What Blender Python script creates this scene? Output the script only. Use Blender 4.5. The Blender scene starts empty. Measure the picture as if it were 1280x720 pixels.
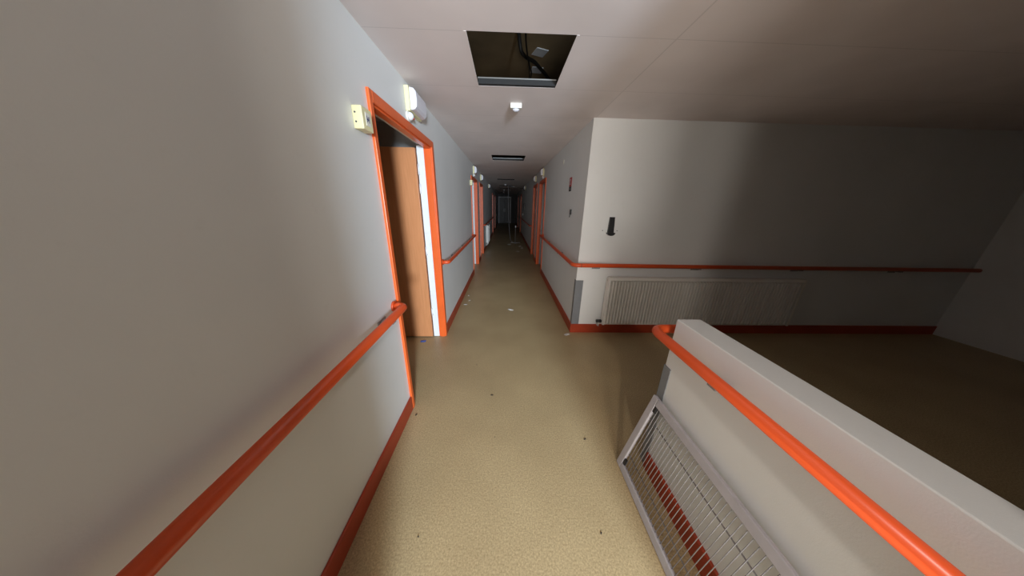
import bpy, bmesh, math, random
from mathutils import Vector, Matrix
random.seed(7)
C = bpy.context.scene.collection
PI = math.pi

# ------------------------------------------------------------------ materials
def new_mat(name):
    m = bpy.data.materials.new(name); m.use_nodes = True
    return m, m.node_tree.nodes, m.node_tree.links, m.node_tree.nodes['Principled BSDF']

def paint(name, col, rough=.5, var=.06, scale=3., bump=.0, bscale=200., metal=0., coat=0., dirt=None, dirt_amt=0.):
    m, N, L, b = new_mat(name)
    tc = N.new('ShaderNodeTexCoord')
    no = N.new('ShaderNodeTexNoise'); no.inputs['Scale'].default_value = scale; no.inputs['Detail'].default_value = 6
    L.new(tc.outputs['Object'], no.inputs['Vector'])
    rp = N.new('ShaderNodeValToRGB')
    rp.color_ramp.elements[0].position = .3; rp.color_ramp.elements[1].position = .7
    rp.color_ramp.elements[0].color = [max(0, c*(1-var)) for c in col] + [1]
    rp.color_ramp.elements[1].color = [min(1, c*(1+var)) for c in col] + [1]
    L.new(no.outputs['Fac'], rp.inputs['Fac'])
    out = rp.outputs['Color']
    if dirt:
        n2 = N.new('ShaderNodeTexNoise'); n2.inputs['Scale'].default_value = 14; n2.inputs['Detail'].default_value = 9
        n2.inputs['Roughness'].default_value = .75
        L.new(tc.outputs['Object'], n2.inputs['Vector'])
        r2 = N.new('ShaderNodeValToRGB'); r2.color_ramp.elements[0].position = .58; r2.color_ramp.elements[1].position = .75
        r2.color_ramp.elements[0].color = (0,0,0,1); r2.color_ramp.elements[1].color = (dirt_amt,)*3+(1,)
        L.new(n2.outputs['Fac'], r2.inputs['Fac'])
        mx = N.new('ShaderNodeMixRGB'); mx.inputs['Color2'].default_value = list(dirt)+[1]
        L.new(r2.outputs['Color'], mx.inputs['Fac']); L.new(out, mx.inputs['Color1']); out = mx.outputs['Color']
    L.new(out, b.inputs['Base Color'])
    b.inputs['Roughness'].default_value = rough; b.inputs['Metallic'].default_value = metal
    b.inputs['Coat Weight'].default_value = coat
    if bump:
        n3 = N.new('ShaderNodeTexNoise'); n3.inputs['Scale'].default_value = bscale; n3.inputs['Detail'].default_value = 3
        L.new(tc.outputs['Object'], n3.inputs['Vector'])
        bp = N.new('ShaderNodeBump'); bp.inputs['Strength'].default_value = bump; bp.inputs['Distance'].default_value = .004
        L.new(n3.outputs['Fac'], bp.inputs['Height']); L.new(bp.outputs['Normal'], b.inputs['Normal'])
    return m

def floor_mat():
    m, N, L, b = new_mat('speckled beige vinyl')
    tc = N.new('ShaderNodeTexCoord')
    n1 = N.new('ShaderNodeTexNoise'); n1.inputs['Scale'].default_value = 130; n1.inputs['Detail'].default_value = 4
    n1.inputs['Roughness'].default_value = .7
    n2 = N.new('ShaderNodeTexNoise'); n2.inputs['Scale'].default_value = 1.7; n2.inputs['Detail'].default_value = 6
    n3 = N.new('ShaderNodeTexNoise'); n3.inputs['Scale'].default_value = 75; n3.inputs['Detail'].default_value = 8; n3.inputs['Roughness'].default_value = .8
    for n in (n1, n2, n3): L.new(tc.outputs['Object'], n.inputs['Vector'])
    r1 = N.new('ShaderNodeValToRGB'); e = r1.color_ramp.elements
    e[0].position = .3; e[0].color = FL[0]; e[1].position = .7; e[1].color = FL[1]
    L.new(n1.outputs['Fac'], r1.inputs['Fac'])
    r2 = N.new('ShaderNodeValToRGB'); e = r2.color_ramp.elements
    e[0].position = .35; e[0].color = (.92,.90,.88,1); e[1].position = .68; e[1].color = (1.08,1.08,1.08,1)
    L.new(n2.outputs['Fac'], r2.inputs['Fac'])
    mx = N.new('ShaderNodeMixRGB'); mx.blend_type = 'MULTIPLY'; mx.inputs['Fac'].default_value = 1
    L.new(r1.outputs['Color'], mx.inputs['Color1']); L.new(r2.outputs['Color'], mx.inputs['Color2'])
    r3 = N.new('ShaderNodeValToRGB'); e = r3.color_ramp.elements
    e[0].position = .61; e[0].color = (0,0,0,1); e[1].position = .68; e[1].color = (.7,.7,.7,1)
    L.new(n3.outputs['Fac'], r3.inputs['Fac'])
    m2 = N.new('ShaderNodeMixRGB'); m2.inputs['Color2'].default_value = (.10,.075,.045,1)
    L.new(r3.outputs['Color'], m2.inputs['Fac']); L.new(mx.outputs['Color'], m2.inputs['Color1'])
    L.new(m2.outputs['Color'], b.inputs['Base Color'])
    b.inputs['Roughness'].default_value = .42
    b.inputs['Specular IOR Level'].default_value = .4
    bp = N.new('ShaderNodeBump'); bp.inputs['Strength'].default_value = .12; bp.inputs['Distance'].default_value = .003
    L.new(n1.outputs['Fac'], bp.inputs['Height']); L.new(bp.outputs['Normal'], b.inputs['Normal'])
    return m

def wood_mat(name, c0, c1, rough=.3):
    m, N, L, b = new_mat(name)
    tc = N.new('ShaderNodeTexCoord'); mp = N.new('ShaderNodeMapping')
    mp.inputs['Scale'].default_value = (30, 30, 1.5)
    L.new(tc.outputs['Object'], mp.inputs['Vector'])
    n = N.new('ShaderNodeTexNoise'); n.inputs['Scale'].default_value = 3; n.inputs['Detail'].default_value = 8; n.inputs['Distortion'].default_value = .4
    L.new(mp.outputs['Vector'], n.inputs['Vector'])
    r = N.new('ShaderNodeValToRGB'); e = r.color_ramp.elements
    e[0].position = .35; e[0].color = c0; e[1].position = .65; e[1].color = c1
    L.new(n.outputs['Fac'], r.inputs['Fac']); L.new(r.outputs['Color'], b.inputs['Base Color'])
    b.inputs['Roughness'].default_value = rough
    return m

def ceiling_mat():
    # off-white mineral tiles: fine bump, and the hairline joints between the tiles
    m, N, L, b = new_mat('ceiling tile')
    tc = N.new('ShaderNodeTexCoord'); sp = N.new('ShaderNodeSeparateXYZ'); L.new(tc.outputs['Object'], sp.inputs['Vector'])
    def line(sock, off, period, w):
        a = N.new('ShaderNodeMath'); a.operation = 'ADD'; a.inputs[1].default_value = -off + 100*period; L.new(sock, a.inputs[0])
        d = N.new('ShaderNodeMath'); d.operation = 'MODULO'; d.inputs[1].default_value = period; L.new(a.outputs[0], d.inputs[0])
        g = N.new('ShaderNodeMath'); g.operation = 'LESS_THAN'; g.inputs[1].default_value = w; L.new(d.outputs[0], g.inputs[0])
        return g.outputs[0]
    ly = line(sp.outputs['Y'], 1.535, .594, .005)
    lx = line(sp.outputs['X'], -9.158, 10., .008)
    mxm = N.new('ShaderNodeMath'); mxm.operation = 'MAXIMUM'; L.new(ly, mxm.inputs[0]); L.new(lx, mxm.inputs[1])
    mul = N.new('ShaderNodeMath'); mul.operation = 'MULTIPLY'; mul.inputs[1].default_value = .28; L.new(mxm.outputs[0], mul.inputs[0])
    n = N.new('ShaderNodeTexNoise'); n.inputs['Scale'].default_value = 2.5; L.new(tc.outputs['Object'], n.inputs['Vector'])
    r = N.new('ShaderNodeValToRGB'); e = r.color_ramp.elements
    e[0].position = .3; e[0].color = (.76,.69,.675,1); e[1].position = .7; e[1].color = (.83,.755,.74,1)
    L.new(n.outputs['Fac'], r.inputs['Fac'])
    mx = N.new('ShaderNodeMixRGB'); mx.inputs['Color2'].default_value = (.35,.32,.31,1)
    L.new(mul.outputs[0], mx.inputs['Fac']); L.new(r.outputs['Color'], mx.inputs['Color1'])
    L.new(mx.outputs['Color'], b.inputs['Base Color']); b.inputs['Roughness'].default_value = .75
    return m

FL = [(.27,.20,.10,1), (.58,.445,.25,1)]
M = dict(
    wall=paint('painted wallcovering', (.76,.765,.75), .5, .03, 1.5, .08, 260, dirt=(.5,.49,.45), dirt_amt=.12),
    ceil=ceiling_mat(), floor=floor_mat(),
    orange=paint('orange gloss paint', (.78,.125,.022), .34, .06, 6, dirt=(.42,.06,.02), dirt_amt=.3),
    rail=paint('orange plastic rail', (.68,.085,.018), .33, .05, 5, dirt=(.5,.06,.02), dirt_amt=.25),
    base=paint('red orange skirting paint', (.38,.045,.014), .42, .12, 8, dirt=(.3,.1,.05), dirt_amt=.5),
    leaf=wood_mat('beech laminate', (.57,.235,.095,1), (.63,.27,.115,1), .33),
    white=paint('white enamel', (.78,.80,.82), .4, .03, 6, dirt=(.35,.33,.30), dirt_amt=.35),
    radiator=paint('radiator enamel', (.82,.79,.73), .4, .04, 5, dirt=(.4,.36,.3), dirt_amt=.3),
    cream=paint('aged cream plastic', (.74,.68,.40), .45, .06, 20),
    ivory=paint('ivory plastic', (.74,.72,.64), .4, .04, 20),
    diffuser=paint('frosted lamp cover', (.74,.74,.80), .3, .02, 20),
    black=paint('black plastic', (.015,.015,.016), .4, .1, 20),
    dark=paint('dark grey plastic', (.05,.05,.052), .5, .1, 20),
    grey=paint('grey protector plastic', (.20,.21,.225), .5, .06, 12),
    tag=paint('grey metal bracket', (.30,.29,.29), .45, .1, 30, metal=.4),
    chrome=paint('dull chrome', (.6,.6,.6), .3, .05, 20, metal=1.),
    grille=paint('lilac grey enamel', (.44,.42,.44), .42, .06, 15, dirt=(.2,.18,.17), dirt_amt=.5),
    rod=paint('grey wire', (.26,.25,.25), .4, .08, 20, metal=.3),
    slab=paint('brown board above the ceiling', (.27,.19,.10), .8, .3, 2.5),
    joist=paint('dark steel joist', (.008,.008,.008), .75, .2, 8),
    tbar=paint('bright ceiling grid bar', (.36,.36,.35), .3, .1, 8, metal=.85),
    red=paint('red sign', (.42,.012,.014), .4, .05, 20),
    cable=paint('black cable', (.012,.012,.012), .5, .1, 20),
    palecable=paint('pale hanging cable', (.30,.30,.31), .5, .1, 20),
    paper=paint('crumpled white paper', (.70,.68,.64), .7, .08, 30),
    blue=paint('blue plastic film', (.06,.12,.38), .35, .1, 30),
    litter=paint('dark brown grit', (.05,.04,.03), .8, .3, 40),
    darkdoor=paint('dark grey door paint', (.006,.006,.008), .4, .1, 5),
    fardoor=paint('dim steel door frame', (.6,.62,.66), .4, .1, 5),
    room=paint('room plaster', (.62,.62,.60), .6, .05, 2),
    farwall=paint('far wall with dimness in its colour', (.06,.06,.065), .6, .1, 3),  # dimness of the far end is put into this base colour
    ink=paint('dark blue ink', (.03,.04,.12), .6, .1, 30),
)

# ------------------------------------------------------------------ geometry helpers
def box(bm, x0, x1, y0, y1, z0, z1, mt=None, mi=0):
    x0, x1 = min(x0,x1), max(x0,x1); y0, y1 = min(y0,y1), max(y0,y1); z0, z1 = min(z0,z1), max(z0,z1)
    c = [(x0,y0,z0),(x1,y0,z0),(x1,y1,z0),(x0,y1,z0),(x0,y0,z1),(x1,y0,z1),(x1,y1,z1),(x0,y1,z1)]
    vs = [bm.verts.new((mt @ Vector(p)) if mt else p) for p in c]
    for f in ((0,3,2,1),(4,5,6,7),(0,1,5,4),(1,2,6,5),(2,3,7,6),(3,0,4,7)):
        fc = bm.faces.new([vs[i] for i in f]); fc.material_index = mi
    return vs

def smooth_path(pts, r, n=8):
    """round the inner corners of a polyline"""
    pts = [Vector(p) for p in pts]; out = [pts[0]]
    for i in range(1, len(pts)-1):
        a, b, c = pts[i-1], pts[i], pts[i+1]
        d1 = (a-b).normalized(); d2 = (c-b).normalized()
        k = min(r, (a-b).length*.49, (c-b).length*.49)
        p, q = b+d1*k, b+d2*k
        for j in range(n+1):
            t = j/n; out.append(p*(1-t)**2 + b*2*t*(1-t) + q*t*t)
    out.append(pts[-1]); return out

def tube(bm, pts, r, seg=14, cap=True):
    pts = [Vector(p) for p in pts]; rings = []; up = None
    for i, p in enumerate(pts):
        t = (pts[min(i+1, len(pts)-1)] - pts[max(i-1, 0)]).normalized()
        if up is None:
            up = Vector((0,0,1)) if abs(t.z) < .9 else Vector((1,0,0))
        s = t.cross(up).normalized(); u = s.cross(t).normalized(); up = u
        rr = r[i] if isinstance(r, (list, tuple)) else r
        rings.append([bm.verts.new(p + s*math.cos(2*PI*k/seg)*rr + u*math.sin(2*PI*k/seg)*rr) for k in range(seg)])
    for a, b in zip(rings, rings[1:]):
        for k in range(seg):
            f = bm.faces.new((a[k], a[(k+1)%seg], b[(k+1)%seg], b[k])); f.smooth = True
    if cap:
        bm.faces.new(rings[0]); bm.faces.new(list(reversed(rings[-1])))

def prism(bm, outline, axis, a0, a1):
    """extrude a 2D outline along an axis ('x','y','z'); outline is in the two other axes in order"""
    def P(u, v, w):
        return {'x': (w,u,v), 'y': (u,w,v), 'z': (u,v,w)}[axis]
    A = [bm.verts.new(P(u,v,a0)) for u,v in outline]; B = [bm.verts.new(P(u,v,a1)) for u,v in outline]
    n = len(A)
    bm.faces.new(A); bm.faces.new(list(reversed(B)))
    for i in range(n): bm.faces.new((A[i], B[i], B[(i+1)%n], A[(i+1)%n]))

def obj(name, bm, mat, parent=None, bevel=0, origin=None):
    bmesh.ops.recalc_face_normals(bm, faces=bm.faces)
    me = bpy.data.meshes.new(name)
    o = bpy.data.objects.new(name, me)
    if origin is not None and parent is None:
        bmesh.ops.translate(bm, vec=-Vector(origin), verts=bm.verts); o.location = origin
    bm.to_mesh(me); bm.free()
    for m in (mat if isinstance(mat, (list, tuple)) else [mat]): me.materials.append(m)
    C.objects.link(o)
    if parent is not None: o.parent = parent
    if bevel:
        b = o.modifiers.new('bevel', 'BEVEL'); b.width = bevel; b.segments = 2; b.limit_method = 'ANGLE'; b.angle_limit = .7
    return o

def boxes(name, bl, mat, parent=None, bevel=0):
    bm = bmesh.new()
    for b in bl: box(bm, *b)
    return obj(name, bm, mat, parent, bevel)

def tag(o, label, cat, group=None, kind=None):
    o['label'] = label; o['category'] = cat
    if group: o['group'] = group
    if kind: o['kind'] = kind
    return o

def thing(name, label, cat, loc=(0,0,0), rotz=0, group=None, kind=None):
    o = bpy.data.objects.new(name, None); C.objects.link(o); o.empty_display_size = .05
    o.location = loc; o.rotation_euler = (0,0,rotz)
    return tag(o, label, cat, group, kind)

def copy_tree(o, parent=None):
    c = o.copy(); C.objects.link(c); c.parent = parent
    for ch in list(o.children): copy_tree(ch, c)
    return c

# ------------------------------------------------------------------ dimensions of the corridor
XL, XR, YC, ZC, YE, TH = -.71, .83, 2.70, 2.30, 21.5, .12
ZT = 2.75                       # underside of the slab above the false ceiling
XW = 5.6                        # far end of the side lobby
YB = -.15                       # wall behind the viewpoint
LOWX, LOWY, LOWZ, LOW0 = .87, 1.09, .97, YB
DOORS_L = [(1.49,2.64), (5.33,6.38), (6.92,7.86), (13.2,14.2), (16.0,17.0)]
DOORS_R = [(5.45,6.44), (6.85,7.86), (13.6,14.6), (16.6,17.6)]
DZ = 2.045                      # top of the frames
HOLES = [(-.205,.345,1.535,2.115), (-.26,.33,4.67,5.20), (-.30,.28,8.75,9.1), (-.31,.31,11.6,11.9), (-.31,.30,13.5,14.0), (-.36,.25,18.2,18.9)]

# ------------------------------------------------------------------ setting
def struct(name, bm, mat, label, cat, bevel=0):
    return tag(obj(name, bm, mat, None, bevel), label, cat, kind='structure')

bm = bmesh.new(); box(bm, -3.2, XW+.12, -.9, YE+1.4, -.1, 0)
struct('floor', bm, M['floor'], 'speckled beige vinyl floor running down the corridor', 'floor')

def wall_with_doors(xa, xb, y0, y1, doors):
    bm = bmesh.new(); y = y0
    for a, b in doors:
        a += .03; b -= .03
        box(bm, xa, xb, y, a, 0, ZT); box(bm, xa, xb, a, b, DZ-.03, ZT); y = b
    box(bm, xa, xb, y, y1, 0, ZT); return bm
struct('wall_left', wall_with_doors(XL-TH, XL, YB, YE, DOORS_L), M['wall'],
       'long pale painted wall on the left side with orange framed doorways', 'wall')
struct('wall_right', wall_with_doors(XR, XR+TH, YC, YE, DOORS_R), M['wall'],
       'pale painted wall on the right side beyond the corner', 'wall')
bm = bmesh.new(); box(bm, XR+TH, XW, YC, YC+TH, 0, ZT)
struct('wall_lobby', bm, M['wall'], 'pale wall facing the viewer around the corner, with the ribbed radiator', 'wall')
bm = bmesh.new(); box(bm, XW, XW+.12, YB, YC+TH, 0, ZT)
struct('wall_lobby_end', bm, M['wall'], 'dim wall closing the far right end of the lobby', 'wall')
# unseen wall added behind the viewpoint, its opening shaped to keep the sides dim
bm = bmesh.new()
BACK0, BACK1 = -.23, .74
box(bm, XL, BACK0, YB-.1, YB, 0, ZT); box(bm, BACK1, XW, YB-.1, YB, 0, ZT)
struct('wall_back_mask', bm, M['wall'], 'added wall behind the viewpoint with an opening that shapes the light', 'wall')
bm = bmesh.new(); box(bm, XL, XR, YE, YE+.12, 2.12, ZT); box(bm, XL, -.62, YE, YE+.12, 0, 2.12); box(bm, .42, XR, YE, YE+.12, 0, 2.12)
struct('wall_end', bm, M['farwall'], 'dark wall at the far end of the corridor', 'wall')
# low wall beside the corridor, near right
bm = bmesh.new(); box(bm, LOWX, LOWX+.12, LOW0, LOWY, 0, LOWZ)
struct('wall_low', bm, M['wall'], 'low white wall at the near right that ends beside the orange rail', 'wall', .004)

# ceiling with openings
xs = sorted({XL-TH-2.4, XW+.12} | {h[0] for h in HOLES} | {h[1] for h in HOLES})
ys = sorted({YB-.1, YE+.12} | {h[2] for h in HOLES} | {h[3] for h in HOLES})
bm = bmesh.new()
for i in range(len(ys)-1):
    row = [h for h in HOLES if h[2] <= ys[i]+1e-6 and h[3] >= ys[i+1]-1e-6]
    if row:
        h = row[0]; box(bm, xs[0], h[0], ys[i], ys[i+1], ZC, ZC+.006); box(bm, h[1], xs[-1], ys[i], ys[i+1], ZC, ZC+.006)
    else: box(bm, xs[0], xs[-1], ys[i], ys[i+1], ZC, ZC+.006)
struct('ceiling', bm, M['ceil'], 'off white tiled false ceiling with missing tiles', 'ceiling')
bm = bmesh.new(); box(bm, xs[0], xs[-1], YB-.1, YE+.12, ZT, ZT+.1)
struct('ceiling_slab', bm, M['slab'], 'brown board seen above the missing ceiling tiles', 'ceiling')

# rims of the ceiling openings and the bright bar along their far edge
for i, h in enumerate(HOLES):
    bm = bmesh.new(); z0, z1 = ZC-.0012, ZC+.03
    w = .012
    box(bm, h[0]-.012, h[0]+.002, h[2], h[3], z0, ZC-.0001); box(bm, h[1]-.002, h[1]+.012, h[2], h[3], z0, ZC-.0001)
    
    t = struct('trim_%d' % (i+1), bm, M['ceil'], ['narrow rim around the large ceiling opening overhead', 'narrow rim around the second ceiling opening',
        'rim around the third ceiling opening', 'rim around the fourth ceiling opening down the corridor', 'rim around the fifth ceiling opening down the corridor',
        'rim around the last ceiling opening near the corridor end'][i], 'rim')
    names = ['bright metal grid bar along the far edge of the large open ceiling hatch', 'metal grid bar in the second open ceiling hatch',
             'dim metal grid bar in the third ceiling opening', 'pale metal bar in the fourth ceiling opening down the corridor',
             'shiny metal bar in the fifth ceiling opening down the corridor', 'brightest metal bar in the last ceiling opening far down']
    g = thing('ceiling_grid_bar', names[i], 'bar', ((h[0]+h[1])/2, h[3]-.03, ZC+.02))
    hw = (h[1]-h[0])/2
    bm = bmesh.new(); box(bm, -hw, hw, 0, .0285, -.0195, .020)
    obj('web', bm, M['joist'], g, .001)
    bm = bmesh.new(); box(bm, -hw, hw, -.004, .0, .011, .018); obj('bright_edge', bm, M['tbar'], g)

# baseboards
def bb(name, bl, label):
    bm = bmesh.new()
    for b in bl: box(bm, *b)
    struct(name, bm, M['base'], label, 'baseboard', .003)
segs = []; y = YB
for a, b in DOORS_L + [(YE, YE)]:
    if a-y > .05: segs.append((XL, XL+.014, y, a, 0, .115))
    y = b
bb('baseboard_left', segs, 'red orange baseboard along the left wall')
segs = []; y = YC-.014
for a, b in DOORS_R + [(YE, YE)]:
    if a-y > .05: segs.append((XR-.014, XR, y, a, 0, .115))
    y = b
bb('baseboard_right', segs, 'red orange baseboard along the right corridor wall')
bb('baseboard_lobby', [(XR, XW, YC-.014, YC, 0, .115)], 'red orange baseboard under the radiator on the facing wall')
bb('baseboard_low', [(LOWX-.014, LOWX, LOW0, LOWY-.05, 0, .115), (LOWX+.12, LOWX+.134, LOW0, LOWY, 0, .115)], 'red orange baseboard of the low wall behind the wire grille')

# rooms behind the doorways (back wall, side walls) so that the openings show real rooms
def room_shell(side, y0, y1, n):
    s = -1 if side == 'L' else 1
    xf = (XL-TH) if s < 0 else (XR+TH)
    xb = xf + s*2.2
    bm = bmesh.new()
    box(bm, xb, xb+s*.1, y0-.1, y1+.1, 0, ZT)
    box(bm, xf, xb, y0-.1, y0, 0, ZT); box(bm, xf, xb, y1, y1+.1, 0, ZT)
    struct('wall_room_%d' % n, bm, M['room'], ROOMS[n-1], 'wall')
ROOMS = ['unlit room walls seen through the nearest left doorway', 'unlit room walls behind the second left doorway',
         'unlit room walls behind the third left doorway', 'unlit room walls behind the nearest right doorway', 'unlit room walls behind the second right doorway',
         'unlit room walls behind the far left doorways', 'unlit room walls behind the far right doorways']
room_shell('L', .95, 3.0, 1); room_shell('L', 4.6, 6.6, 2); room_shell('L', 6.75, 8.5, 3)
room_shell('R', 4.9, 6.62, 4); room_shell('R', 6.75, 8.5, 5)
room_shell('L', 12.5, 17.6, 6); room_shell('R', 12.9, 18.2, 7)

# ------------------------------------------------------------------ doors (orange frames with an open leaf), local: corridor face at x=0, room at -x
def make_door(n, side, y0, y1, label, angle=90, leaf=True):
    w = y1-y0
    t = thing('door_%d' % n, label, 'door', (XL if side == 'L' else XR, y0, 0), 0, None, 'structure')
    s = 1 if side == 'L' else -1         # +s points into the corridor
    fp = .016                             # architrave stands proud of the wall
    fr = bmesh.new()
    aw = .055; dep = .065
    # architraves + reveals, near jamb, far jamb, head; each is a stepped section
    def jamb(a, b, inner):
        box(fr, 0, s*fp, a, b, 0, DZ)
        if inner > 0: box(fr, s*.0, -s*dep, b-.022, b, 0, DZ-.03)
        else:         box(fr, s*.0, -s*dep, a, a+.035, 0, DZ-.03); box(fr, s*.004, -s*.045, a-.012, a, 0, DZ-.045)
    jamb(0, .034, 1); jamb(w-aw, w, -1)
    box(fr, 0, s*fp, .034, w-aw, DZ-aw, DZ)
    box(fr, 0, -s*dep, .034, w-aw+.035, DZ-aw, DZ-.03)
    box(fr, s*.004, -s*.045, aw, w-aw, DZ-aw-.012, DZ-aw)
    obj('door_frame', fr, M['orange'], t, .003)
    # white rebate strip on the hinge side of the frame, then hinges and the leaf standing open into the room
    bm = bmesh.new(); box(bm, -s*dep, -s*(dep+.064), w-aw-.004, w-aw+.03, .002, DZ-.04)
    st = obj('hinge_strip', bm, M['white'], t, .002)
    for z in (.32, 1.02, 1.63, 1.80):
        bm = bmesh.new(); tube(bm, [(-s*(dep+.058), w-aw-.012, z-.045), (-s*(dep+.058), w-aw-.012, z+.045)], .009, 10)
        box(bm, -s*(dep+.006), -s*(dep+.058), w-aw-.008, w-aw-.004, z-.04, z+.04)
        obj('hinge', bm, M['white'], st)
    if leaf:
        ln = w-2*aw-.01
        piv = Vector((-s*(dep+.072), w-aw-.03, 0))
        a = math.radians(90-angle)
        lf = bmesh.new(); box(lf, 0, -s*ln, -.002, .038, .012, DZ-aw-.008)
        R = Matrix.Translation(piv) @ Matrix.Rotation(-s*a, 4, 'Z')
        bmesh.ops.transform(lf, matrix=R, verts=lf.verts)
        l = obj('door_leaf', lf, M['leaf'], t, .002)
        hb = bmesh.new(); hx = -s*(ln-.07)
        box(hb, hx-.02, hx+.02, -.010, -.002, .93, 1.13)
        tube(hb, smooth_path([(hx,-.008,1.05), (hx,-.055,1.05), (hx+s*.12,-.055,1.05)], .02), .009, 10)
        bmesh.ops.transform(hb, matrix=R, verts=hb.verts)
        obj('door_handle', hb, M['chrome'], l)
    return t
make_door(1, 'L', *DOORS_L[0], 'orange framed doorway nearest on the left with brown door standing open')
make_door(2, 'L', *DOORS_L[1], 'second orange framed doorway on the left wall, past the short handrail')
make_door(3, 'L', *DOORS_L[2], 'third orange framed doorway on the left wall, just before the white radiator')
make_door(4, 'R', *DOORS_R[0], 'nearest orange framed doorway on the right wall, past the red sign')
make_door(5, 'R', *DOORS_R[1], 'second orange framed doorway on the right wall')
make_door(6, 'L', *DOORS_L[3], 'dim orange doorway far down the left wall', leaf=False)
make_door(7, 'L', *DOORS_L[4], 'last dim doorway on the left near the end door', leaf=False)
make_door(8, 'R', *DOORS_R[2], 'dim reddish doorway far down the right wall', leaf=False)
make_door(9, 'R', *DOORS_R[3], 'last dim doorway on the right near the end door', leaf=False)

# double door at the far end
t = thing('door_10', 'dark double door with pale frame closing the far end of the corridor', 'door', (-.1, YE, 0), 0, None, 'structure')
bm = bmesh.new(); box(bm, -.52, -.46, -.03, .10, 0, 2.12); box(bm, .46, .52, -.03, .10, 0, 2.12); box(bm, -.46, .46, -.03, .10, 2.05, 2.12)
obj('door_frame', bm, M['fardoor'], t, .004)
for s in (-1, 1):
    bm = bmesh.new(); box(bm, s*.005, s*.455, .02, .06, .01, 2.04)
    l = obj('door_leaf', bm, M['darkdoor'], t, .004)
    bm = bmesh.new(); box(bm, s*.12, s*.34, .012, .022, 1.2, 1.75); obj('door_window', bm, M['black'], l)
    bm = bmesh.new(); tube(bm, smooth_path([(s*.05,.02,.95),(s*.05,-.03,.95),(s*.05,-.03,1.2),(s*.05,.02,1.2)], .02), .011, 10); obj('door_handle', bm, M['chrome'], l)

# ------------------------------------------------------------------ handrails
RZ, RR, RO = .875, .0225, .07
def bracket(parent, px, py, nx, ny):
    """small grey bracket from the wall to the underside of the rail; (nx,ny) points away from the wall"""
    bm = bmesh.new()
    wx, wy = px-nx*RO, py-ny*RO
    tx, ty = -ny, nx
    mt = Matrix(((nx,tx,0,wx),(ny,ty,0,wy),(0,0,1,0),(0,0,0,1)))
    box(bm, 0, .005, -.045, .045, RZ-.055, RZ-.012, mt)
    box(bm, .004, RO+.006, -.02, .02, RZ-.034, RZ-.018, mt)
    return obj('rail_bracket', bm, M['tag'], parent, .001)
def joint(parent, p, d):
    bm = bmesh.new(); d = Vector(d).normalized(); p = Vector(p)
    tube(bm, [p-d*.0025, p+d*.0025], RR+.0008, 18); return obj('joint_ring', bm, M['dark'], parent)
def cap_disc(bm, p, d):
    p = Vector(p); d = Vector(d); tube(bm, [p, p+d*.006], .031, 18)

xr = XL+RO
t = tag(thing('handrail', '', ''), 'orange round handrail on the near left wall, ending at the open brown door', 'handrail', 'corridor handrails')
bm = bmesh.new(); tube(bm, smooth_path([(xr,YB+.02,RZ), (xr,1.445,RZ), (XL+.001,1.445,RZ)], .05), RR+.001, 18)
obj('rail', bm, M['rail'], t)
bm = bmesh.new(); tube(bm, [(XL,1.445,RZ),(XL+.012,1.445,RZ)], .034, 18); obj('wall_rosette', bm, M['rail'], t)
joint(t, (xr,1.36,RZ), (0,1,0))
for y in (.0, 1.28): bracket(t, xr, y, 1, 0)

t = thing('handrail', 'orange handrail on the left wall between first and second doorways', 'handrail', group='corridor handrails')
bm = bmesh.new(); tube(bm, smooth_path([(XL+.001,2.70,RZ),(xr,2.70,RZ),(xr,5.26,RZ),(XL+.001,5.26,RZ)], .05), RR-.002, 16); obj('rail', bm, M['rail'], t)
for y in (2.70, 5.26):
    bm = bmesh.new(); tube(bm, [(XL,y,RZ),(XL+.012,y,RZ)], .032, 16); obj('wall_rosette', bm, M['rail'], t)
for y in (3.2, 4.0, 4.8): bracket(t, xr, y, 1, 0)

t = thing('handrail', 'dim orange handrail far down the left wall behind the white radiator', 'handrail', group='corridor handrails')
bm = bmesh.new(); tube(bm, smooth_path([(XL+.001,7.95,RZ),(xr,7.95,RZ),(xr,13.1,RZ),(XL+.001,13.1,RZ)], .05), RR-.002, 12); obj('rail', bm, M['rail'], t)
for y in (9.0, 11.0, 12.5): bracket(t, xr, y, 1, 0)

x2 = XR-RO; y2 = YC-RO
t = thing('handrail', 'orange handrail wrapping the right corner above the ribbed radiator', 'handrail', group='corridor handrails')
bm = bmesh.new(); tube(bm, smooth_path([(XR-.001,5.38,RZ),(x2,5.38,RZ),(x2,y2,RZ),(XW-.06,y2,RZ)], .07), RR, 18); obj('rail', bm, M['rail'], t)
bm = bmesh.new(); tube(bm, [(XR-.012,5.38,RZ),(XR,5.38,RZ)], .034, 16); obj('wall_rosette', bm, M['rail'], t)
joint(t, (x2+.085, y2, RZ), (1,0,0)); joint(t, (x2, y2+.085, RZ), (0,1,0))
for x in (1.04, 2.2, 3.4, 4.6): bracket(t, x, y2, 0, -1)
for y in (3.5, 4.6): bracket(t, x2, y, -1, 0)

t = thing('handrail', 'dim handrail far down the right wall beyond the second right doorway', 'handrail', group='corridor handrails')
bm = bmesh.new(); tube(bm, smooth_path([(XR-.001,7.95,RZ),(x2,7.95,RZ),(x2,13.5,RZ),(XR-.001,13.5,RZ)], .05), RR-.002, 12); obj('rail', bm, M['rail'], t)
for y in (9.0, 11.0, 12.5): bracket(t, x2, y, -1, 0)

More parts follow.
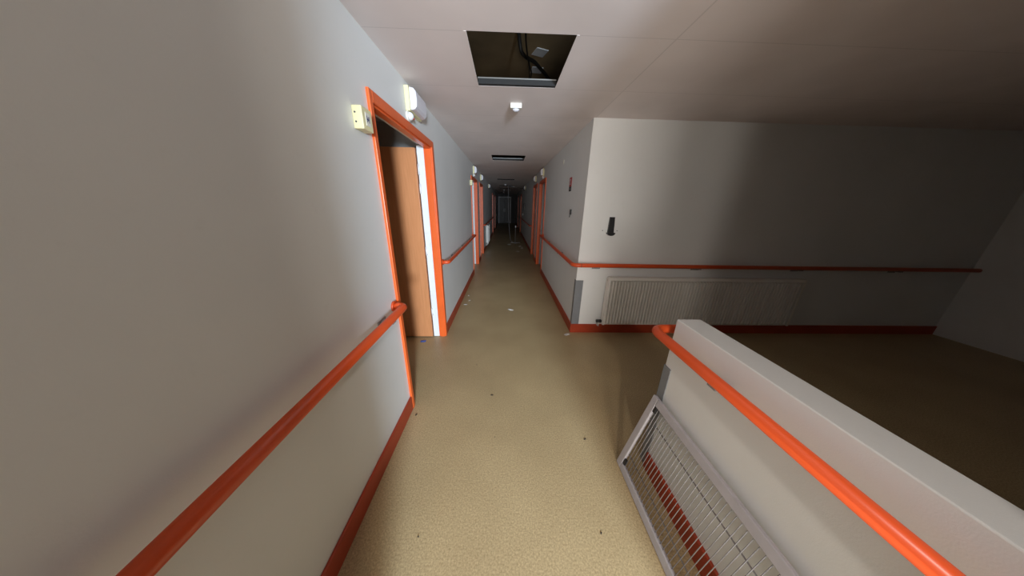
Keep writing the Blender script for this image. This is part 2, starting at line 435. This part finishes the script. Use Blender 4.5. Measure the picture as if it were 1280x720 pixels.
x3 = LOWX-.062
t = thing('handrail', 'orange handrail wrapping the end of the low white wall at near right', 'handrail', group='corridor handrails')
bm = bmesh.new(); tube(bm, smooth_path([(x3,YB+.02,RZ),(x3,LOWY+.075,RZ),(LOWX+.182,LOWY+.075,RZ),(LOWX+.182,YB+.02,RZ)], .06), RR+.001, 20); obj('rail', bm, M['rail'], t)
joint(t, (x3,LOWY-.03,RZ), (0,1,0)); joint(t, (LOWX+.035,LOWY+.075,RZ), (1,0,0))
for y in (.75,): bracket(t, x3, y, -1, 0)

# ------------------------------------------------------------------ radiators
def make_radiator(L, H, label, group='corridor radiators'):
    """local: back at y=0 against the wall, front towards -y, x from 0 to L, z from 0 to H"""
    t = thing('radiator', label, 'radiator', group=group)
    # corrugated front panel in one mesh
    bm = bmesh.new(); p = .0355; n = int((L-.05)/p); x0 = (L-n*p)/2
    prof = []
    for i in range(n):
        a = x0+i*p
        prof += [(a, -.056), (a+.003, -.094), (a+.017, -.094), (a+.020, -.056)]
    prof.append((x0+n*p, -.056))
    z0, z1 = .035, H-.045
    lo = [bm.verts.new((u,v,z0)) for u,v in prof]; hi = [bm.verts.new((u,v,z1)) for u,v in prof]
    lt = [bm.verts.new((u,-.060,z1+.014)) for u,v in prof]; lb = [bm.verts.new((u,-.060,z0-.014)) for u,v in prof]
    for i in range(len(prof)-1):
        bm.faces.new((lo[i],lo[i+1],hi[i+1],hi[i])); bm.faces.new((hi[i],hi[i+1],lt[i+1],lt[i])); bm.faces.new((lb[i],lb[i+1],lo[i+1],lo[i]))
    box(bm, 0, L, -.054, -.046, 0, H); box(bm, 0, L, -.034, -.022, 0, H)
    obj('front_panel', bm, M['radiator'], t)
    bm = bmesh.new(); box(bm, -.002, L+.002, -.092, -.018, H-.028, H+.004); obj('top_cover', bm, M['radiator'], t, .003)
    for s in (0, L):
        bm = bmesh.new(); box(bm, s-.012, s+.012, -.088, -.020, .01, H-.01); obj('side_cover', bm, M['radiator'], t, .001)
    for x in (.15, L-.15):
        bm = bmesh.new(); box(bm, x-.02, x+.02, -.024, 0, .1, H-.1); obj('wall_mount', bm, M['tag'], t)
    bm = bmesh.new(); tube(bm, [(-.004,-.05,.045),(-.022,-.05,.045)], .011, 12); tube(bm, [(-.02,-.05,.045),(-.075,-.05,.045)], [.021,.019], 14)
    obj('valve', bm, M['black'], t)
    bm = bmesh.new(); tube(bm, [(-.045,-.05,.045),(-.045,-.05,-.02),(-.045,0,-.02)], .008, 8); obj('pipe', bm, M['radiator'], t)
    bm = bmesh.new(); tube(bm, [(-.003,-.045,H-.035),(-.012,-.045,H-.035)], .010, 10); obj('bleed_plug', bm, M['dark'], t)
    return t
r = make_radiator(2.30, .60, 'cream ribbed radiator on the wall facing the viewer below the rail')
r.location = (1.19, YC, .135)
r = make_radiator(.95, .66, 'small white radiator standing out from the far left wall'); r.location = (XL, 8.75, .14); r.rotation_euler.z = PI/2

# ------------------------------------------------------------------ fittings around the doors
def make_lamp(label):
    """local: wall at x=0, sticks out to +x, centred on y; z=0 is its foot"""
    t = thing('wall_lamp', label, 'lamp', group='lamps over the doorways')
    bm = bmesh.new(); box(bm, 0, .030, -.125, .125, 0, .15); obj('base', bm, M['cream'], t, .004)
    bm = bmesh.new()
    pr = [(.030,.006),(.060,.012),(.075,.03),(.079,.075),(.075,.12),(.060,.138),(.030,.144)]
    prism(bm, pr, 'y', -.115, .115); o = obj('diffuser', bm, M['diffuser'], t, .006)
    return t
def put(o, side, y, z):
    o.location = (XL if side == 'L' else XR, y, z); o.rotation_euler.z = 0 if side == 'L' else PI
    return o
lamp = make_lamp('cream and white lamp box above the open brown door, nearest of all'); put(lamp, 'L', 2.165, 2.115)
for side, y, lab in (('L',5.85,'small white lamp box above the second left doorway'), ('L',7.4,'small white lamp box above the third left doorway'),
                     ('R',5.95,'small white lamp box above the nearest right doorway'), ('R',7.4,'small white lamp box above the second right doorway'),
                     ('L',10.6,'dim lamp box high on the far left wall'), ('R',11.2,'dim lamp box high on the far right wall')):
    c = copy_tree(lamp); c['label'] = lab; put(c, side, y, 2.115)

def make_dome(label):
    t = thing('call_light', label, 'call light', group='round call lights under the lamp boxes')
    bm = bmesh.new(); tube(bm, [(0,0,0),(.014,0,0)], .034, 20); obj('base', bm, M['ivory'], t)
    bm = bmesh.new(); pts = [(.014+.03*math.sin(a),0,0) for a in [i*PI/2/6 for i in range(7)]]
    tube(bm, pts, [max(.003,.027*math.cos(i*PI/2/6)) for i in range(7)], 18); d = obj('dome', bm, M['white'], t)
    bm = bmesh.new(); tube(bm, [(.030,.014,-.010),(.043,.017,-.012)], .006, 10); obj('indicator', bm, M['red'], d)
    return t
dome = make_dome('white round call light just under the nearest lamp box'); put(dome, 'L', 2.06, 2.085)
for side, y, lab in (('L',5.75,'tiny round call light over the second left doorway'), ('R',5.85,'tiny round call light over the nearest right doorway')):
    c = copy_tree(dome); c['label'] = lab; put(c, side, y, 2.085)

def make_cream_box(label):
    t = thing('switch_box', label, 'switch box', group='cream switch boxes beside the doors')
    bm = bmesh.new(); box(bm, 0, .046, -.045, .045, 0, .095); o = obj('housing', bm, M['cream'], t, .004)
    bm = bmesh.new(); box(bm, .046, .0475, -.018, .022, .02, .075); l = obj('sticker', bm, M['ivory'], t)
    bm = bmesh.new()
    for k in range(3):
        box(bm, .0475, .0482, -.010+k*.009, -.006+k*.009, .035+(k%2)*.006, .062-(k%2)*.004)
    box(bm, .0475, .0482, -.011, .013, .046, .050); obj('printed_mark', bm, M['ink'], l)
    bm = bmesh.new()
    bm.free()
    for z in (.028, .066):
        bm = bmesh.new(); tube(bm, [(.014,-.0448,z),(.014,-.0465,z)], .004, 8); obj('screw', bm, M['dark'], t)
    return t
cb = make_cream_box('cream plastic switch box beside the top of the nearest left door frame'); put(cb, 'L', 1.375, 1.823)
c = copy_tree(cb); c['label'] = 'tiny cream box beside the top of the second left door frame'; put(c, 'L', 5.24, 1.85)

# detector on the ceiling
t = thing('ceiling_detector', 'small white detector on the ceiling behind the large open hatch', 'detector', (.076, 2.42, ZC))
bm = bmesh.new(); box(bm, -.048, .048, -.02, .03, -.036, 0); obj('housing', bm, M['ivory'], t, .004)
bm = bmesh.new()
tube(bm, [(0,.0,-.042),(0,.0,-.050),(0,.0,-.058)], [.030,.026,.010], 18); obj('sensor_lens', bm, M['diffuser'], t)

# things above the large hatch
bm = bmesh.new(); tube(bm, smooth_path([(.09,1.85,2.745),(.116,2.02,2.55),(.133,2.17,2.55),(.157,2.32,2.55),(.208,2.52,2.55),(.2,2.66,2.55),(.2,2.8,2.745)], .08), .006, 8)
tag(obj('thin_cable', bm, M['cable']), 'thin black cable hanging inside the large ceiling hatch', 'cable')
bm = bmesh.new(); tube(bm, smooth_path([(.08,2.35,2.745),(.103,2.371,2.62),(.152,2.443,2.62),(.222,2.496,2.62),(.327,2.669,2.62),(.46,2.9,2.62),(.6,3.2,2.745)], .08), .014, 10)
tag(obj('thick_cable', bm, M['cable']), 'thick black cable crossing inside the large ceiling hatch', 'cable')
for (x, y, a, s, lab) in ((.28,2.636,.35,.055,'pale square patch on the board above the large hatch, nearer one'), (.287,2.927,.1,.055,'pale square patch on the board above the large hatch, farther one')):
    bm = bmesh.new(); box(bm, -s, s, -s, s, -.006, 0); o = obj('mounting_plate', bm, M['white'], None, .002); o.location = (x, y, ZT); o.rotation_euler.z = a
    tag(o, lab, 'plate', 'plates above the ceiling hatch')

# ------------------------------------------------------------------ right wall and facing wall fittings
t = thing('safety_sign', 'small red safety sign with black lower part high on right wall', 'sign', (XR, 3.38, 1.68))
bm = bmesh.new(); box(bm, -.003, 0, -.055, .055, .055, .165); p = obj('red_panel', bm, M['red'], t)
bm = bmesh.new()
for a in range(20):
    u = 2*PI*a/20; v = 2*PI*(a+1)/20
    q = [(.036,u),(.036,v),(.026,v),(.026,u)]
    bm.faces.new([bm.verts.new((-.0036, rr*math.cos(w)*.75, .11+rr*math.sin(w))) for rr, w in q])
obj('ring_mark', bm, M['white'], p)
bm = bmesh.new(); box(bm, -.003, 0, -.055, .055, 0, .055); p = obj('black_panel', bm, M['black'], t)
bm = bmesh.new(); box(bm, -.0036, -.003, -.035, .035, .022, .032); obj('text_line', bm, M['tag'], p)

t = thing('key_holder', 'tiny black holder on right wall below the red sign', 'holder', (XR, 3.22, 1.375))
bm = bmesh.new(); box(bm, -.018, 0, -.02, .02, .02, .085); obj('body', bm, M['black'], t, .004)
bm = bmesh.new(); tube(bm, [(-.012,.0,.03),(-.016,.004,-.012)], .005, 8); obj('hook', bm, M['black'], t)

bm = bmesh.new(); tube(bm, [(XR,3.9,2.1),(XR-.010,3.9,2.1)], [.03,.026], 16)
tag(obj('cable_cap', bm, M['ivory']), 'tiny round ivory cap high on the right wall', 'cap')

t = thing('dispenser_holder', 'black tapered holder screwed on the wall above the corner rail', 'holder', (1.145, YC, 1.20))
bm = bmesh.new()
def taper(w0, w1, z0, z1, d0, d1):
    vs = [bm.verts.new(p) for p in ((-w0,0,z0),(w0,0,z0),(w0,-d0,z0),(-w0,-d0,z0),(-w1,0,z1),(w1,0,z1),(w1,-d1,z1),(-w1,-d1,z1))]
    for f in ((0,1,2,3),(7,6,5,4),(0,4,5,1),(1,5,6,2),(2,6,7,3),(3,7,4,0)): bm.faces.new([vs[i] for i in f])
taper(.034, .028, .03, .195, .022, .016); obj('channel', bm, M['black'], t, .003)
bm = bmesh.new(); n = 14
prism(bm, [(.044*math.cos(PI+PI*i/n), .032+.032*math.sin(PI+PI*i/n)) for i in range(n+1)], 'y', -.045, 0)
obj('cup', bm, M['black'], t, .002)
for sx in (-.085, .075):
    bm = bmesh.new(); tube(bm, [(sx,-.0002,.052),(sx,-.003,.052)], .005, 10); obj('screw', bm, M['dark'], t)

# grey corner protectors
bm = bmesh.new(); box(bm, XR-.003, XR+.085, YC-.004, YC, .115, .68); box(bm, XR-.004, XR, YC-.004, YC+.05, .115, .68)
tag(obj('corner_protector', bm, M['grey'], None, .0015), 'grey corner protector strip on the right corner beside the radiator', 'protector', 'grey corner protectors')
bm = bmesh.new(); box(bm, LOWX-.004, LOWX+.05, LOWY, LOWY+.004, 0, .70); box(bm, LOWX-.004, LOWX, LOWY-.05, LOWY+.004, 0, .70)
tag(obj('corner_protector', bm, M['grey'], None, .0015), 'grey corner protector on the end of the low white wall behind the grille', 'protector', 'grey corner protectors')

# ------------------------------------------------------------------ wire grille leaning against the low wall
GL, GH = 1.02, .53
t = thing('wire_grille', 'lilac grey framed wire grille leaning on the low wall at bottom right', 'grille', (.722, 1.07, 0))
lean = math.asin((LOWX-.722-.018)/GH)
# local: u along -y, v up the slope, w towards the corridor
Rg = Matrix(((0, math.sin(lean), -math.cos(lean), 0), (-1, 0, 0, 0), (0, math.cos(lean), math.sin(lean), 0), (0,0,0,1)))
def gpart(name, mat, fn, bevel=0, par=t):
    bm = bmesh.new(); fn(bm); bmesh.ops.transform(bm, matrix=Rg, verts=bm.verts); return obj(name, bm, mat, par, bevel)
fw = .042
for nm, a in (('side_rail',(0,fw,0,GH)), ('side_rail',(GL-fw,GL,0,GH)), ('bottom_rail',(fw,GL-fw,0,fw)), ('top_rail',(fw,GL-fw,GH-fw,GH))):
    gpart(nm, M['grille'], lambda bm, a=a: box(bm, a[0],a[1],a[2],a[3],0,.020), .004)
k = 0; u = fw+.022
while u < GL-fw-.01:
    gpart('rod', M['rod'], lambda bm, u=u: tube(bm, [(u,fw-.01,.010),(u,GH-fw+.01,.010)], .0018, 8)); u += .0205
for v in (.115, .40):
    gpart('cross_rod', M['rod'], lambda bm, v=v: tube(bm, [(fw-.01,v,.0045),(GL-fw+.01,v,.0045)], .0030, 8))
for v in (fw+.02, GH-fw-.02):
    gpart('corner_clip', M['black'], lambda bm, v=v: box(bm, fw, fw+.018, v-.018, v+.018, .004, .018), .002)

# ------------------------------------------------------------------ litter on the floor
def scrap(name, x, y, sx, sy, h, mat, label, cat, rz=0, seed=1, group='litter on the corridor floor'):
    rnd = random.Random(seed); bm = bmesh.new(); n = 7
    g = [[None]*n for _ in range(n)]
    for i in range(n):
        for j in range(n):
            u, v = i/(n-1)*2-1, j/(n-1)*2-1
            k = 1-.22*abs(u*v)*rnd.random()*2
            g[i][j] = bm.verts.new((u*sx*k+rnd.uniform(-.06,.06)*sx, v*sy*k+rnd.uniform(-.06,.06)*sy, .0012+h*rnd.random()*(1-.5*max(abs(u),abs(v)))))
    for i in range(n-1):
        for j in range(n-1): bm.faces.new((g[i][j],g[i+1][j],g[i+1][j+1],g[i][j+1]))
    o = obj(name, bm, mat); s = o.modifiers.new('s','SOLIDIFY'); s.thickness = .0012; s.offset = 0
    o.location = (x,y,.0005); o.rotation_euler.z = rz
    return tag(o, label, cat, group)
scrap('paper_scrap', .765, 2.72-.09, .035, .022, .012, M['paper'], 'white paper scrap on floor at the foot of the right corner', 'scrap', .5, 1)
scrap('plastic_ring', -.93, 2.46, .032, .022, .008, M['blue'], 'small blue plastic scrap on floor before the open brown door', 'scrap', .3, 2)
scrap('paper_scrap', .085, 3.36, .045, .02, .010, M['paper'], 'pale paper scrap in the middle of the floor', 'scrap', -.5, 3)
for i, (x, y, s, lab) in enumerate(((-.62,3.55,.03,'small pale paper crumb by left baseboard, nearest of three'), (-.58,3.72,.022,'small pale paper crumb by left baseboard, middle of three'), (-.63,3.95,.02,'small pale paper crumb by left baseboard, farthest of three'))):
    scrap('paper_scrap', x, y, s, s*.4, .006, M['paper'], lab, 'scrap', i, 10+i)
for i, (x, y, s, lab) in enumerate(((-.10,1.627,.011,'dark crumb on floor, the nearer left one in mid floor'), (.553,1.22,.009,'dark crumb on floor near the wire grille, upper one'),
        (.478,.72,.006,'dark crumb on floor at the bottom near the grille'), (-.655,1.43,.010,'dark crumb on floor at the foot of the near door frame'),
        (-.06,1.24,.004,'tiny dark speck on the middle of the floor'), (-.27,2.03,.006,'tiny dark speck on floor before the open door'), (-.40,.72,.004,'tiny dark speck on the floor at lower left'))):
    scrap('dirt_crumb', x, y, s, s*.5, .0025, M['litter'], lab, 'dirt', .4*i, 20+i)
for i, (x, y, s, lab) in enumerate(((.42,8.2,.05,'pale debris piece far down the floor, nearest of four'), (.55,9.3,.07,'pale debris piece far down the floor by right wall'),
        (.60,8.9,.06,'pale flat debris piece far down by the right baseboard'), (.15,9.7,.12,'flat pale debris sheet far down the corridor floor'))):
    scrap('plaster_fragment', x, y, s, s*.6, .02, M['paper'], lab, 'plaster piece', .4*i, 30+i)
# fallen stand with a white top far down
t = thing('pole_stand', 'thin pole stand with white top far down the corridor floor', 'stand', (.40, 10.2, 0))
bm = bmesh.new(); tube(bm, [(0,0,.01),(0,0,.62)], .008, 8); obj('pole', bm, M['palecable'], t)
bm = bmesh.new(); box(bm, -.02,.02,-.02,.02,.62,.70); obj('pole_top', bm, M['white'], t, .004)
bm = bmesh.new(); box(bm, -.2,.2,-.02,.02,0,.02); box(bm, -.02,.02,-.2,.2,0,.02); obj('foot', bm, M['palecable'], t, .004)
# long cable hanging from the ceiling far down, and a small white fixture on the right wall
bm = bmesh.new(); tube(bm, smooth_path([(.10,11.75,2.6),(.11,11.7,1.9),(.12,11.5,1.0),(.17,11.1,.3),(.22,10.6,.012),(.30,10.4,.012)], .3), .012, 8)
tag(obj('hanging_cable', bm, M['palecable']), 'long pale cable hanging from a ceiling opening far down the corridor', 'cable')
bm = bmesh.new(); box(bm, XR-.03, XR, 12.3, 12.4, 1.02, 1.12)
tag(obj('wall_socket', bm, M['white'], None, .004), 'tiny bright white socket far down the right wall', 'socket')
bm = bmesh.new(); prism(bm, [(XR,1.28),(XR-.05,1.30),(XR-.06,1.5),(XR,1.58)], 'y', 11.2, 11.4)
tag(obj('soap_dispenser', bm, M['black'], None, .005), 'black dispenser far down the right wall', 'dispenser')
bm = bmesh.new(); box(bm, XR-.06, XR, 11.5, 11.62, 2.12, 2.28)
tag(obj('wall_speaker', bm, M['black'], None, .005), 'small black box under ceiling far down the right wall', 'box')
# pale crooked rods hanging under the ceiling far down
for (a, b, lab) in (((.12,11.9,2.297),(.80,12.1,2.22),'thin pale strip hanging under the ceiling toward the right wall'), ((-.60,14.8,2.29),(-.30,17.2,2.20),'thin pale strip hanging under the ceiling toward the left wall')):
    bm = bmesh.new(); tube(bm, [a, b], .012, 8); tag(obj('hanging_strip', bm, M['tbar']), lab, 'strip', 'loose strips under the ceiling')
for (x, y, lab) in ((-.12,14.9,'small white ceiling fitting far down, nearer one'), (-.16,17.4,'small white ceiling fitting far down, farther one'), (-.03,10.9,'small white ceiling fitting beyond the third opening')):
    bm = bmesh.new(); tube(bm, [(x,y,ZC),(x,y,ZC-.03),(x,y,ZC-.05)], [.05,.045,.02], 14)
    tag(obj('smoke_alarm', bm, M['white']), lab, 'smoke alarm', 'far ceiling fittings')

# ------------------------------------------------------------------ camera and light
f = 304.
pitch = math.atan(104/f)
cam = bpy.data.cameras.new('camera'); cam.sensor_width = 36; cam.lens = f/1280*36; cam.clip_start = .02; cam.clip_end = 100
co = bpy.data.objects.new('camera', cam); C.objects.link(co)
co.matrix_world = Matrix.Translation((0,0,1.5)) @ Matrix.Rotation(-.03, 4, 'Z') @ Matrix.Rotation(PI/2-pitch, 4, 'X') @ Matrix.Rotation(.02, 4, 'Z')
bpy.context.scene.camera = co

def lamp_point(name, loc, e, col, r):
    l = bpy.data.lights.new(name, 'POINT'); l.energy = e; l.color = col; l.shadow_soft_size = r
    o = bpy.data.objects.new(name, l); C.objects.link(o); o.location = loc; return o
lamp_point('doorway_light', (.20, -1.10, 2.08), 70, (1.,.92,.83), .06)
lamp_point('far_fill', (1.05, -4.0, 1.6), 2300, (.70,.85,1.), .30)  # added fill, set far back to even out falloff along the corridor
l = bpy.data.lights.new('soft_fill', 'AREA'); l.shape = 'RECTANGLE'; l.size = .7; l.size_y = 1.5; l.energy = 100; l.color = (1.,.95,.90)  # soft fill lamp added behind the opening to lift ceiling and walls
o = bpy.data.objects.new('soft_fill', l); C.objects.link(o); o.location = (.28,-2.3,.95); o.rotation_euler = (PI/2, 0, 0)

w = bpy.data.worlds.new('world'); bpy.context.scene.world = w; w.use_nodes = True
w.node_tree.nodes['Background'].inputs[0].default_value = (.6,.7,.9,1); w.node_tree.nodes['Background'].inputs[1].default_value = .02
vs = bpy.context.scene.view_settings
vs.view_transform = 'Standard'; vs.look = 'None'; vs.gamma = 1; vs.exposure = -.22; vs.use_curve_mapping = False
